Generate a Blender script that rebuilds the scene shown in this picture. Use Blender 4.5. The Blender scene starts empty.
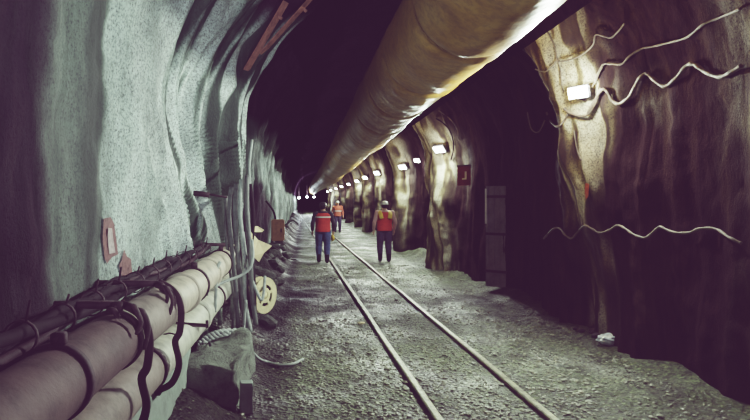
import bpy, bmesh, math, random
import numpy as np
from mathutils import Vector, Matrix, noise
from mathutils.bvhtree import BVHTree

random.seed(7); rng = np.random.default_rng(7)
C = bpy.context.scene.collection
F, H, VX, VY = 583.0, 1.8, 305.0, 200.0
PI = math.pi

# ------------------------------------------------------------------ helpers
def link(o):
    C.objects.link(o); return o
def mesh_obj(name, verts, faces, mat=None, parent=None, smooth=True):
    me = bpy.data.meshes.new(name)
    me.from_pydata([tuple(v) for v in verts], [], faces)
    if smooth: me.polygons.foreach_set('use_smooth', [True]*len(me.polygons))
    me.update()
    o = bpy.data.objects.new(name, me)
    if mat: me.materials.append(mat)
    link(o)
    if parent: o.parent = parent
    return o
def tag(o, label=None, cat=None, group=None, kind=None):
    if label: o['label'] = label
    if cat: o['category'] = cat
    if group: o['group'] = group
    if kind: o['kind'] = kind
    return o
def thing(name, label, cat, loc=(0,0,0), group=None, rot=(0,0,0)):
    o = link(bpy.data.objects.new(name, None)); o.empty_display_size = .1
    o.location = loc; o.rotation_euler = rot
    return tag(o, label, cat, group)

class MB:
    """collects shapes into one mesh"""
    def __init__(s): s.v=[]; s.f=[]
    def add(s, v, f):
        n=len(s.v); s.v += [Vector(p) for p in v]; s.f += [tuple(i+n for i in q) for q in f]; return s
    def box(s, c, d, rot=None, bev=0.0):
        bm = bmesh.new(); bmesh.ops.create_cube(bm, size=1)
        for v in bm.verts: v.co = Vector((v.co.x*d[0], v.co.y*d[1], v.co.z*d[2]))
        if bev: bmesh.ops.bevel(bm, geom=bm.edges[:], offset=bev, segments=2, affect='EDGES')
        M = (rot.to_4x4() if rot else Matrix.Identity(4)); M = Matrix.Translation(Vector(c)) @ M
        bm.verts.index_update()
        s.add([M @ v.co for v in bm.verts], [tuple(v.index for v in f.verts) for f in bm.faces]); bm.free(); return s
    def tube(s, pts, r, n=10, cap=True, flat=None):
        pts=[Vector(p) for p in pts]; m=len(pts)
        R = r if isinstance(r,(list,tuple)) else [r]*m
        T=[]
        for i in range(m):
            t=(pts[min(i+1,m-1)]-pts[max(i-1,0)])
            T.append(t.normalized() if t.length>1e-9 else Vector((0,0,1)))
        a = Vector((1,0,0)) if abs(T[0].x)<.8 else Vector((0,1,0))
        N=(a-T[0]*a.dot(T[0])).normalized(); vs=[]
        for i in range(m):
            N=(N-T[i]*N.dot(T[i])).normalized(); B=T[i].cross(N)
            for k in range(n):
                an=2*PI*k/n; rr = R[i]
                if isinstance(rr,(list,tuple)): vs.append(pts[i]+N*math.cos(an)*rr[0]+B*math.sin(an)*rr[1])
                else: vs.append(pts[i]+(N*math.cos(an)+B*math.sin(an))*rr)
        fs=[(i*n+k, i*n+(k+1)%n, (i+1)*n+(k+1)%n, (i+1)*n+k) for i in range(m-1) for k in range(n)]
        if cap: fs += [tuple(range(n))[::-1], tuple(range((m-1)*n, m*n))]
        return s.add(vs, fs)
    def ball(s, c, r, seg=16, rings=10, rot=None):
        r = r if isinstance(r,(list,tuple)) else (r,r,r)
        bm=bmesh.new(); bmesh.ops.create_uvsphere(bm,u_segments=seg,v_segments=rings,radius=1)
        M = rot.to_3x3() if rot else Matrix.Identity(3); bm.verts.index_update()
        s.add([Vector(c)+M@Vector((v.co.x*r[0],v.co.y*r[1],v.co.z*r[2])) for v in bm.verts],[tuple(v.index for v in f.verts) for f in bm.faces]); bm.free(); return s
    def lathe(s, prof, n=24, M=Matrix.Identity(4)):
        vs=[]; 
        for (r,z) in prof:
            for k in range(n): a=2*PI*k/n; vs.append(M@Vector((r*math.cos(a), r*math.sin(a), z)))
        m=len(prof)
        fs=[(i*n+k, i*n+(k+1)%n, (i+1)*n+(k+1)%n, (i+1)*n+k) for i in range(m-1) for k in range(n)]
        fs += [tuple(range(n))[::-1], tuple(range((m-1)*n,m*n))]
        return s.add(vs,fs)
    def build(s, name, mat, parent=None, smooth=True):
        return mesh_obj(name, s.v, s.f, mat, parent, smooth)

def spline(keys, n=8, closed=False):
    """Catmull-Rom through the key points"""
    K=[Vector(k) for k in keys]; out=[]
    for i in range(len(K)-1):
        p0=K[max(i-1,0)]; p1=K[i]; p2=K[i+1]; p3=K[min(i+2,len(K)-1)]
        for j in range(n):
            t=j/n
            out.append(.5*((2*p1)+(p2-p0)*t+(2*p0-5*p1+4*p2-p3)*t*t+(3*p1-p0-3*p2+p3)*t**3))
    out.append(K[-1]); return out

def remesh(mb, voxel, smooth_it=3):
    me=bpy.data.meshes.new('tmp'); me.from_pydata([tuple(v) for v in mb.v],[],mb.f)
    bm=bmesh.new(); bm.from_mesh(me); bmesh.ops.recalc_face_normals(bm, faces=bm.faces); bm.to_mesh(me); bm.free()
    o=bpy.data.objects.new('tmp',me); C.objects.link(o)
    m=o.modifiers.new('r','REMESH'); m.mode='VOXEL'; m.voxel_size=voxel
    s=o.modifiers.new('s','SMOOTH'); s.iterations=smooth_it; s.factor=.5
    dg=bpy.context.evaluated_depsgraph_get(); dg.update()
    me2=bpy.data.meshes.new_from_object(o.evaluated_get(dg))
    bpy.data.objects.remove(o); bpy.data.meshes.remove(me)
    return me2

# ------------------------------------------------------------------ materials
def new_mat(name):
    m=bpy.data.materials.new(name); m.use_nodes=True
    nt=m.node_tree; b=nt.nodes['Principled BSDF']; return m,nt,b
def noise_node(nt, vec, scale, detail=4, rough=.55, dist=0):
    n=nt.nodes.new('ShaderNodeTexNoise'); n.inputs['Scale'].default_value=scale; n.inputs['Detail'].default_value=detail
    n.inputs['Roughness'].default_value=rough; n.inputs['Distortion'].default_value=dist
    nt.links.new(vec,n.inputs['Vector']); return n.outputs['Fac']
def mapping(nt, sc=(1,1,1)):
    t=nt.nodes.new('ShaderNodeTexCoord'); m=nt.nodes.new('ShaderNodeMapping'); m.inputs['Scale'].default_value=sc
    nt.links.new(t.outputs['Object'],m.inputs['Vector']); return m.outputs['Vector']
def ramp(nt, fac, stops, interp='LINEAR'):
    r=nt.nodes.new('ShaderNodeValToRGB'); r.color_ramp.interpolation=interp
    e=r.color_ramp.elements
    while len(e)<len(stops): e.new(.5)
    for i,(p,c) in enumerate(stops):
        e[i].position=p; e[i].color=(*c,1) if len(c)==3 else c
    nt.links.new(fac,r.inputs['Fac']); return r.outputs['Color']
def mixc(nt, fac, a, b, mode='MIX'):
    n=nt.nodes.new('ShaderNodeMix'); n.data_type='RGBA'; n.blend_type=mode
    for k,v in ((0,fac),(6,a),(7,b)):
        if hasattr(v,'node'): nt.links.new(v,n.inputs[k])
        else: n.inputs[k].default_value = v if k==0 else (*v,1)
    return n.outputs[2]
def bump(nt, b, h, strength, dist=.02, prev=None):
    n=nt.nodes.new('ShaderNodeBump'); n.inputs['Strength'].default_value=strength; n.inputs['Distance'].default_value=dist
    nt.links.new(h,n.inputs['Height'])
    if prev: nt.links.new(prev,n.inputs['Normal'])
    nt.links.new(n.outputs['Normal'],b.inputs['Normal']); return n.outputs['Normal']
def simple(name, col, rough=.7, metal=0, var=.25, scale=12, bmp=.3, dirt=None, dist=.006):
    m,nt,b=new_mat(name); v=mapping(nt)
    f=noise_node(nt,v,scale,5,.65)
    dk=tuple(c*(1-var*1.6) for c in col) if dirt is None else dirt
    lt=tuple(min(1,c*(1+var)) for c in col)
    c=ramp(nt,f,[(.3,dk),(.5,col),(.72,lt)])
    nt.links.new(c,b.inputs['Base Color']); b.inputs['Roughness'].default_value=rough; b.inputs['Metallic'].default_value=metal
    if max(col)<.06: b.inputs['Specular IOR Level'].default_value=.2
    if bmp: bump(nt,b,noise_node(nt,v,scale*5,4,.7),bmp,dist)
    return m

def rock_mat(name, light, dark, streak, deep, spot=(.02,.03,.03), top=(.6,.6,.5)):
    """shotcrete where the mask is 1, dark rock and painted-in shade where it is 0"""
    m,nt,b=new_mat(name); v=mapping(nt); vs=mapping(nt,(1,1.0,.16)); 
    att=nt.nodes.new('ShaderNodeAttribute'); att.attribute_name='mask'
    st=noise_node(nt,vs,3.4,5,.6,1.2)
    att2=nt.nodes.new('ShaderNodeAttribute'); att2.attribute_name='tone'
    ad=nt.nodes.new('ShaderNodeMath'); ad.operation='MULTIPLY_ADD'; nt.links.new(st,ad.inputs[0]); ad.inputs[1].default_value=.5; nt.links.new(att2.outputs['Fac'],ad.inputs[2])
    ad2=nt.nodes.new('ShaderNodeMath'); ad2.operation='SUBTRACT'; nt.links.new(ad.outputs[0],ad2.inputs[0]); ad2.inputs[1].default_value=.25
    cl=ramp(nt,ad2.outputs[0],[(.0,dark),(.3,streak),(.62,light),(.95,top)])
    big=noise_node(nt,v,1.1,3,.6)
    cl=mixc(nt,ramp(nt,big,[(.42,(0,0,0)),(.62,(.55,.55,.55))]),cl,dark)
    sp=noise_node(nt,v,55,3,.8)
    cl=mixc(nt,ramp(nt,sp,[(.36,(.9,.9,.9)),(.49,(0,0,0))]),cl,spot)
    sp2=noise_node(nt,v,30,4,.8)
    cl=mixc(nt,ramp(nt,sp2,[(.47,(0,0,0)),(.62,(.5,.5,.5))]),cl,dark)
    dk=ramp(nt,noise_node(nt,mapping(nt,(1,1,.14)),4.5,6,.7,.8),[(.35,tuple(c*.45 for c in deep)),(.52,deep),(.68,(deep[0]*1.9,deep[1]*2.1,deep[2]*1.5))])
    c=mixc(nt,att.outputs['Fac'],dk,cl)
    nt.links.new(c,b.inputs['Base Color'])
    r=nt.nodes.new('ShaderNodeMapRange'); nt.links.new(st,r.inputs[0]); r.inputs[1].default_value=.3; r.inputs[2].default_value=.7
    r.inputs[3].default_value=.9; r.inputs[4].default_value=.6; nt.links.new(r.outputs[0],b.inputs['Roughness'])
    sp_=nt.nodes.new('ShaderNodeMath'); sp_.operation='MULTIPLY_ADD'; nt.links.new(att.outputs['Fac'],sp_.inputs[0]); sp_.inputs[1].default_value=.3; sp_.inputs[2].default_value=.0; nt.links.new(sp_.outputs[0],b.inputs['Specular IOR Level'])
    p=bump(nt,b,noise_node(nt,mapping(nt,(1,1,.45)),9,8,.72),.6,.05)
    bump(nt,b,noise_node(nt,v,60,3,.8),.6,.010,p)
    return m

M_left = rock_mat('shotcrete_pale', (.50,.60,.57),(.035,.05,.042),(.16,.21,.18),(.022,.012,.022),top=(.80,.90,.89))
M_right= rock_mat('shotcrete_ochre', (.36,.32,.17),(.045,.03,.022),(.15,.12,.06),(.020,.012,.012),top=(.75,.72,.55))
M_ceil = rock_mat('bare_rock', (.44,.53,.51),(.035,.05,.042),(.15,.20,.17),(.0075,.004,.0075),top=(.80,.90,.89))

def floor_mat():
    m,nt,b=new_mat('wet_gravel'); v=mapping(nt)
    vo=nt.nodes.new('ShaderNodeTexVoronoi'); vo.inputs['Scale'].default_value=26; nt.links.new(v,vo.inputs['Vector'])
    n1=noise_node(nt,v,1.3,5,.65,.5); n2=noise_node(nt,v,26,5,.8)
    c=ramp(nt,n1,[(.33,(.026,.029,.014)),(.5,(.072,.094,.044)),(.7,(.16,.20,.10))])
    pc=ramp(nt,vo.outputs['Color'],[(.1,(.35,.35,.35)),(.6,(1,1,1)),(.95,(2.3,2.3,2.3))])
    c=mixc(nt,.8,c,pc,'MULTIPLY')
    c=mixc(nt,ramp(nt,n2,[(.42,(.95,.95,.95)),(.54,(0,0,0))]),c,(.008,.008,.006))
    am=nt.nodes.new('ShaderNodeAttribute'); am.attribute_name='muck_shade'
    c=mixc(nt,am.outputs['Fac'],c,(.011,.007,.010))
    nt.links.new(c,b.inputs['Base Color'])
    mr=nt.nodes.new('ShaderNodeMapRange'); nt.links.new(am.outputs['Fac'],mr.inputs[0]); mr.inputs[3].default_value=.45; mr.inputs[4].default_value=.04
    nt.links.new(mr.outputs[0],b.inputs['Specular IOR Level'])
    aw=nt.nodes.new('ShaderNodeAttribute'); aw.attribute_name='puddle_glint'
    wet=noise_node(nt,v,.9,4,.6)
    nt.links.new(mixc(nt,aw.outputs['Fac'],ramp(nt,wet,[(.42,(.75,.75,.75)),(.58,(.38,.38,.38)),(.68,(.25,.25,.25))]),(.14,.14,.14)),b.inputs['Roughness'])
    c2=mixc(nt,aw.outputs['Fac'],c,(.50,.53,.47)); nt.links.new(mixc(nt,ramp(nt,n2,[(.42,(0,0,0)),(.58,(1,1,1))]),c,c2),b.inputs['Base Color'])
    p=bump(nt,b,vo.outputs['Distance'],.8,.03)
    bump(nt,b,n2,.8,.02,p)
    return m
M_floor=floor_mat()
M_stone=simple('loose_stone',(.20,.215,.155),.38,0,.4,9,.6)
M_darkstone=simple('dark_stone',(.055,.045,.05),.7,0,.4,9,.6)
M_bankrock=simple('bank_rock',(.06,.065,.058),.8,0,.5,7,.8,dist=.02)
M_pipeA=simple('shaded_rust_brown_steel',(.13,.085,.085),.75,0,.35,6,.5)  # near pipe section: shade painted in over the rust brown
M_pipeB=simple('shaded_tan_steel',(.27,.225,.20),.7,0,.35,6,.5)  # next pipe sections: part of the shade painted into the tan
M_pipe=simple('dusty_painted_steel',(.50,.44,.36),.6,0,.28,7,.35)
M_pipe2=simple('pale_dusty_steel',(.50,.50,.42),.6,0,.25,7,.35)
M_steel=simple('dark_tarred_steel',(.045,.025,.032),.7,0,.3,12,.5)
M_rust=simple('rusty_strap',(.50,.24,.19),.8,.2,.35,10,.5)
M_hose=simple('grey_rubber_hose',(.11,.12,.115),.55,0,.3,14,.25)
M_hose2=simple('pale_dusty_hose',(.34,.38,.36),.6,0,.25,14,.25)
M_hose3=simple('black_rubber_hose',(.012,.007,.011),.85,0,.3,14,.2)
M_cream=simple('cream_board',(.80,.68,.42),.7,0,.15,6,.2)
M_yellow=simple('yellow_plastic',(.62,.56,.34),.6,0,.2,8,.2)
M_brown=simple('brown_painted_box',(.34,.16,.06),.6,0,.3,8,.2)
M_conc=simple('muddy_concrete',(.16,.19,.155),.85,0,.5,9,.9,dist=.03)
M_pale=simple('pale_block',(.26,.32,.28),.8,0,.2,8,.4)
M_rail=simple('wet_rail_steel',(.24,.24,.16),.45,.3,.5,18,.4)
M_cable=simple('pale_dusty_cable',(.15,.13,.10),.6,0,.25,16,.2)
M_cabin=simple('grey_ribbed_metal',(.20,.19,.21),.6,.2,.3,6,.2)
M_red=simple('red_board',(.16,.014,.018),.6,0,.2,9,.1)
M_white=simple('white_paint',(.75,.75,.74),.55,0,.1,9,.1)
M_bag=simple('white_plastic_film',(.70,.78,.82),.25,0,.2,14,.3)
M_redpaint=simple('red_spray_paint',(.20,.10,.10),.8,0,.3,30,.4)
M_pinkpaint=simple('pink_chalk_paint',(.50,.42,.42),.85,0,.25,35,.4)
M_orange=simple('orange_spray_paint',(.55,.12,.04),.8,0,.3,30,.4)

def duct_mat():
    m,nt,b=new_mat('ochre_duct_fabric'); v=mapping(nt)
    c=ramp(nt,noise_node(nt,v,1.6,5,.6),[(.3,(.34,.19,.04)),(.5,(.52,.31,.075)),(.7,(.62,.42,.15))])
    c=mixc(nt,ramp(nt,noise_node(nt,v,14,4,.7),[(.4,(.35,.35,.35)),(.55,(0,0,0))]),c,(.12,.07,.03))
    nt.links.new(c,b.inputs['Base Color']); b.inputs['Roughness'].default_value=.42
    bump(nt,b,noise_node(nt,v,7,5,.6),.35,.03); return m
M_duct=duct_mat()
def emis(name,col,s):
    m,nt,b=new_mat(name); b.inputs['Base Color'].default_value=(*col,1)
    b.inputs['Emission Color'].default_value=(*col,1); b.inputs['Emission Strength'].default_value=s; return m
M_glow=emis('lit_lamp_glass',(.93,1.0,.97),22)

# ------------------------------------------------------------------ tunnel section
def nz(x,y,z): return noise.noise(Vector((x,y,z)))
def sm(a,b,x):
    t=max(0,min(1,(x-a)/(b-a))); return t*t*(3-2*t)
def bumpf(x,c,w): return math.exp(-((x-c)/w)**2)
def interp(x,K):
    if x<=K[0][0]: return K[0][1]
    for (a,b),(c,d) in zip(K,K[1:]):
        if x<=c:
            t=(x-a)/(c-a); t=t*t*(3-2*t); return b+(d-b)*t
    return K[-1][1]
def base_section(u):
    """u 0..1 around the arch from the left foot to the right foot: point, inward normal"""
    zl=2.6; L1=zl; L2=PI*2.55; L3=zl; s=u*(L1+L2+L3)
    if s<L1: return Vector((-1.32,0,s-.12*(1-s/L1))),Vector((1,0,0))
    if s<L1+L2:
        a=PI-(s-L1)/2.55; c,sn=math.cos(a),math.sin(a)
        return Vector((1.22+2.54*c,0,2.6+2.55*sn)),Vector((-c,0,-sn))
    s-=L1+L2
    return Vector((3.76,0,zl-s-.12*(s/L3))),Vector((-1,0,0))
LTOT=2*2.6+PI*2.55
U_L=(2.6+2.55*.95)/LTOT; U_R=1-(2.6+2.55*.62)/LTOT
LAMP_Y=[7.0]+[14.6,20.4,26.5,32,38,45,53,62,72,84]
KL=[(-6,0),(1.8,-.12),(2.9,.03),(3.35,-.05),(3.9,-.02),(4.7,.06),(5.15,.12),(5.45,.0),(6.0,.02),(6.7,.16),(7.4,.40),(8.2,.44),(8.6,.1),(9.6,-.05),(10.8,.02),(11.6,.34),(12.6,.36),(13.3,.15),(15,.32),(16.2,.42),(17.2,.12),(19.5,.3),(21,.42),(22.2,.1),(26,.4),(27.5,.1),(32,.4),(34,.1),(40,.4),(42,.1)]
def warpL(Y,Z):
    sh=interp(Z,[(.3,1.9),(.65,1.6),(1.55,.75),(2.1,.32),(2.7,0),(3.6,.12)])
    return Y-sh*sm(3.9,5.3,Y)*(1-sm(8.5,10.5,Y))+.10*nz(Z*.9,Y*.3,5)
def foldsL(Yw,Z):
    q=nz(Yw*2.3,Z*.45,8.2); q2=nz(Yw*6.2+Z*.5,Z*.7,2.2)
    return .15*(.5-abs(q)*3.0)+.055*(.5-abs(q2)*3.0)
def toneL(Y,Z):  # fold shade and the bright ridge band are painted into this tone
    Yw=warpL(Y,Z)
    t=interp(Yw+.06*nz(Z*2.2,1,Y),[(2.2,.05),(3.0,.2),(3.1,.17),(3.3,.24),(3.52,.18),(3.62,.0),(3.76,.0),(3.88,.68),(4.4,.72),(4.9,.9),(5.02,1.2),(5.12,.55),(5.4,.42),(9,.5),(12,.5)])
    f=sm(5.1,5.6,Yw)*(1-.5*sm(10,14,Yw))
    t+=f*(foldsL(Yw,Z)*3.5+(1-.5*sm(10,11,Y))*2.0*nz(Yw*8+.6*nz(Z*1.3,Yw,2),Z*.45,4.4)+(1-sm(9.5,10.5,Y))*1.5*nz(Yw*19,Z*.8,7.4)+.9*nz(Yw*3.3,Z*.8,1.4)-.05)
    return max(0,min(1.2,t+.12*nz(Y*3,Z*2,8)))
def disp(u,Y,p):
    Z=p.z
    big=.10*nz(Y*.35,u*5,3.1)+.06*nz(Y*.9,u*9,1.7)
    fine=.035*nz(Y*2.6,p.x*2.6,Z*2.6)+.018*nz(Y*6,p.x*6,Z*6)+.008*nz(Y*14,p.x*14,Z*14)
    if u<.5:
        w=1-sm(U_L,U_L+.12,u)
        Yw=warpL(Y,Z)
        d=interp(Yw,KL)*(.55+.45*sm(0,1.2,Z))*w
        fo=bumpf(Y,7,1.7)+.5*sm(10,12,Y)
        d+=fo*w*foldsL(Yw,Z)
        return d+big*.5*w+fine*(1-.75*bumpf(Y,7,2)*w)+(1-w)*(big*1.6)
    w=sm(U_R-.14,U_R+.02,u)
    d=0
    for i,ly in enumerate(LAMP_Y):
        wd=.8 if i==0 else .95
        Yw=Y+.25*nz(Z*.8,ly,4)
        d=max(d,(.42*sm(.2,2.6,Z) if i==0 else .55)*bumpf(Yw,ly+.55,wd))
    if 2<Y<6.3: d+=-.10*bumpf(Y,5.5,.8)
    d=d*w + .10*w*nz(Y*1.6,Z*.4,6.1)+.06*w*nz(Y*4.2,Z*.5,9.1)+(.07*w*nz(Y*6.5+nz(Z,Y,3),Z*1.3,5.1) if Y>6.6 else 0)
    return d+big*.7+fine
def sec(u,Y):
    p,n=base_section(u); q=p+n*disp(u,Y,p); q.y=Y; return q
Ys=[-5.0]
while Ys[-1]<100:
    y=Ys[-1]; Ys.append(y+(.25 if y<1 else .045 if y<4.7 else .024 if y<9.2 else .08 if y<18 else .2 if y<34 else .6))
def strip(name,u0,u1,nu,mat,maskf):
    V=[];MK=[];FO=[]
    us=[u0+(u1-u0)*i/nu for i in range(nu+1)]
    for Y in Ys:
        for u in us:
            q=sec(u,Y); V.append(q)
            a,b=maskf(u,Y,q); MK.append(a); FO.append(b)
    n=nu+1
    Fc=[(j*n+i,j*n+i+1,(j+1)*n+i+1,(j+1)*n+i) for j in range(len(Ys)-1) for i in range(nu)]
    o=mesh_obj(name,V,Fc,mat); tag(o,kind='structure')
    for nm,dat in (('mask',MK),('tone',FO)):
        a=o.data.attributes.new(nm,'FLOAT','POINT'); a.data.foreach_set('value',dat)
    return o,V,Fc
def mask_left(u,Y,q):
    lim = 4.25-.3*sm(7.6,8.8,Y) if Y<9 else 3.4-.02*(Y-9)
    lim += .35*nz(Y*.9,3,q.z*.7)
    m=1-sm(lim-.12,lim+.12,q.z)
    m*=.12+.88*sm(2.82,3.08,Y+.16*nz(q.z*1.6,1,1)+.08*nz(q.z*6,Y*4,2))  # shaded near end of the wall, painted dark
    # shade in the recess behind the hose bundle, painted as dark rock
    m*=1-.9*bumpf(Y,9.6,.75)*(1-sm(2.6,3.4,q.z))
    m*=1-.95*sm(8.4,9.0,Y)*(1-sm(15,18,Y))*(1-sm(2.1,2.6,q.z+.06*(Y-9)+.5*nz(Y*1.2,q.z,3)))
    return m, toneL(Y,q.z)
def mask_right(u,Y,q):  # lamp-lit ribs and the shade between them, painted into mask and tone
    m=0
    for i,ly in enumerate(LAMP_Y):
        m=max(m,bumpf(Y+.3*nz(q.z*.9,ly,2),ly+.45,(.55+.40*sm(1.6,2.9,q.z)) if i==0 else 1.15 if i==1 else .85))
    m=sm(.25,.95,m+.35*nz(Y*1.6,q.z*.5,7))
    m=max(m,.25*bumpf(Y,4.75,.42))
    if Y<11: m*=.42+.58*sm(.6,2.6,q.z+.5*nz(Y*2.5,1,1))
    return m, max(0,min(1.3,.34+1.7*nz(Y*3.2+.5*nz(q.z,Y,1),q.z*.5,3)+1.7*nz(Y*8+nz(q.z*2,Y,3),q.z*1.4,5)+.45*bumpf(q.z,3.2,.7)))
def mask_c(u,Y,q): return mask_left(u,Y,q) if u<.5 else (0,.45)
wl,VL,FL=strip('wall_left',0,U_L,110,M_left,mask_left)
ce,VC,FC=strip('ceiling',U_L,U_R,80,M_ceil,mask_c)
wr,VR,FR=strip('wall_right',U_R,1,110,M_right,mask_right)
bL=BVHTree.FromPolygons(VL,FL); bR=BVHTree.FromPolygons(VR,FR); bC=BVHTree.FromPolygons(VC,FC)
# far end
bk=MB(); bk.box((1.2,100,2.6),(6,.2,6)); tag(bk.build('wall_back',M_ceil,smooth=False),kind='structure')

# floor
def rail_c(Y): return 1.55-.026*(Y-5)
def floor_h(x,y):
    z=.05*nz(x*.6,y*.35,2)+.025*nz(x*2,y*2,4)+.012*nz(x*6,y*6,1)
    if y<24: z+=.008*nz(x*15,y*15,1)
    # muddy bank along the left wall
    e=-.42+.10*nz(y*.8,1,1)
    z+=.38*sm(e+.05,e-.75,x)*(.8+.5*nz(x*2,y*1.5,3)) if y<9 else .55*sm(e+.1,e-.7,x)*(.8+.6*nz(x*2,y*1.5,3))
    z+=(.10 if y<9 else .26)*sm(3.25,3.95,x)*(.7+.8*nz(x*2,y*.9,9))
    for s in (-.47,.47):
        dx=x-rail_c(y)-s
        z=z*(1-.9*bumpf(dx,0,.28))-.022*bumpf(dx,0,.10)
    z+=-.015*bumpf(x-rail_c(y),0,.25)
    return z
fy=[-5.0]
while fy[-1]<100:
    y=fy[-1]; fy.append(y+(.3 if y<2.5 else .03 if y<7 else .05 if y<12 else .1 if y<22 else .3 if y<40 else 1))
nx=170; fx=[-1.6+5.8*i/nx for i in range(nx+1)]
FV=[Vector((x,y,floor_h(x,y))) for y in fy for x in fx]
FF=[(j*(nx+1)+i,j*(nx+1)+i+1,(j+1)*(nx+1)+i+1,(j+1)*(nx+1)+i) for j in range(len(fy)-1) for i in range(nx)]
fl=mesh_obj('floor',FV,FF,M_floor); tag(fl,kind='structure')
def muck_shade(x,y):  # dark muck by the bank, plus mid-floor shade painted into the colour
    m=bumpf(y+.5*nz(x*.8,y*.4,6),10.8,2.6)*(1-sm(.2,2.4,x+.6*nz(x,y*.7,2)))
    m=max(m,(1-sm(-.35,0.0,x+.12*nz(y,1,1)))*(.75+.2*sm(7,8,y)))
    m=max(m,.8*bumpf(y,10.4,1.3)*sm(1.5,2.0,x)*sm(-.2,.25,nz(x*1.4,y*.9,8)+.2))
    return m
def puddle_glint(x,y):  # wet patches with pale lamp glints painted into the colour
    q=max(0,min(1,(.35+1.6*nz(x*3,y*1.6,5))))
    m=0
    for cx,cy,rx,ry in ((2.85,6.5,.55,.6),(2.55,7.6,.4,.5),(2.35,11.6,.35,.5),(2.55,9.9,.25,.45),(1.95,14.5,.4,.8),(1.6,5.6,.3,.4),(.75,8.2,.25,.5)):
        m=max(m,bumpf(x,cx,rx)*bumpf(y,cy,ry))
    return min(1,m*q*1.3)*(1 if y<8 else .6)
at_=fl.data.attributes.new('puddle_glint','FLOAT','POINT'); at_.data.foreach_set('value',[puddle_glint(v.x,v.y) for v in FV])
at_=fl.data.attributes.new('muck_shade','FLOAT','POINT'); at_.data.foreach_set('value',[muck_shade(v.x,v.y) for v in FV])
bF=BVHTree.FromPolygons(FV,FF)
def fz(x,y):
    h=bF.ray_cast(Vector((x,y,3)),Vector((0,0,-1))); return h[0].z if h[0] else 0
CAM=Vector((0,0,H))
def ray(px,py): return Vector(((px-VX)/F,1,-(py-VY)/F)).normalized()
def hit(bv,px,py):
    h=bv.ray_cast(CAM,ray(px,py)); return (h[0],h[1]) if h[0] else (None,None)
def at(px,py,Y): return Vector(((px-VX)*Y/F,Y,H-(py-VY)*Y/F))

# gravel: one uncountable mass
def rock_verts(r,seed,sub=1,sq=(1,1,.7)):
    bm=bmesh.new(); bmesh.ops.create_icosphere(bm,subdivisions=sub,radius=r)
    for v in bm.verts:
        k=1+.45*nz(v.co.x/r*.9+seed,v.co.y/r*.9,v.co.z/r*.9+seed*.3)
        v.co=Vector((v.co.x*sq[0]*k,v.co.y*sq[1]*k,v.co.z*sq[2]*k))
    bm.verts.index_update(); out=([v.co.copy() for v in bm.verts],[tuple(v.index for v in f.verts) for f in bm.faces]); bm.free(); return out
protos=[rock_verts(1,s*1.7,1) for s in range(8)]
PA=[(np.array([tuple(v) for v in p[0]]),np.array(p[1])) for p in protos]
Vn=[];Fn=[];cnt=0
for k in range(12000):
    y=4.2+12*(random.random()**1.9); x=random.uniform(-1.0,3.55)
    if nz(x*.9,y*.7,12)<-.12 and random.random()<.7: continue
    if min(abs(x-rail_c(y)-.47),abs(x-rail_c(y)+.47))<.07: continue
    if random.random()<muck_shade(x,y)*1.1: continue
    r=random.uniform(.008,.021)*(1.7 if random.random()<.06 else 1)*(1.4 if x<-.3 else 1)
    pv,pf=PA[k%8]; a=random.uniform(0,6.28); ca,sa=math.cos(a),math.sin(a)
    R=np.array([[ca,-sa,0],[sa,ca,0],[0,0,1]])
    Vn.append((pv@R.T)*r*np.array([1,1,random.uniform(.6,1)])+np.array([x,y,fz(x,y)+r*.25])); Fn.append(pf+cnt); cnt+=len(pv)
g=mesh_obj('gravel',np.vstack(Vn).tolist(),np.vstack(Fn).tolist(),M_stone,smooth=False)
tag(g,'loose wet grey-green gravel strewn over the tunnel floor','gravel',kind='stuff')

# ------------------------------------------------------------------ rails
for s,lab in ((-.47,'left-hand narrow steel rail sunk in gravel, nearer the pipes'),(.47,'right-hand narrow steel rail sunk in gravel, nearer the ochre wall')):
    t=thing('rail',lab,'rail',(rail_c(5)+s,5,0),'the two rails of the track')
    yy=[-3+i*.5 for i in range(int(103/.5))]
    def prof(pr,nm,mat):
        n=len(pr); V=[];Fc=[]
        for y in yy:
            c=rail_c(y)+s+.012*nz(y*.5,s,1); z0=-.042+.010*nz(y*.4,s*3,2)
            for a,b in pr: V.append(Vector((c+a*1.3,y,z0+b))-t.location)
        for j in range(len(yy)-1):
            for i in range(n): Fc.append((j*n+i,(j+1)*n+i,(j+1)*n+(i+1)%n,j*n+(i+1)%n))
        return mesh_obj(nm,V,Fc,mat,t,smooth=False)
    prof([(-.026,.052),(-.026,.066),(-.018,.074),(.018,.074),(.026,.066),(.026,.052),(.008,.046),(-.008,.046)],'rail_head',M_rail)
    prof([(-.008,-.02),(-.008,.048),(.008,.048),(.008,-.02)],'rail_web',M_rust)
    prof([(-.055,-.03),(-.055,.004),(-.01,.014),(.01,.014),(.055,.004),(.055,-.03)],'rail_foot',M_rail)

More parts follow.
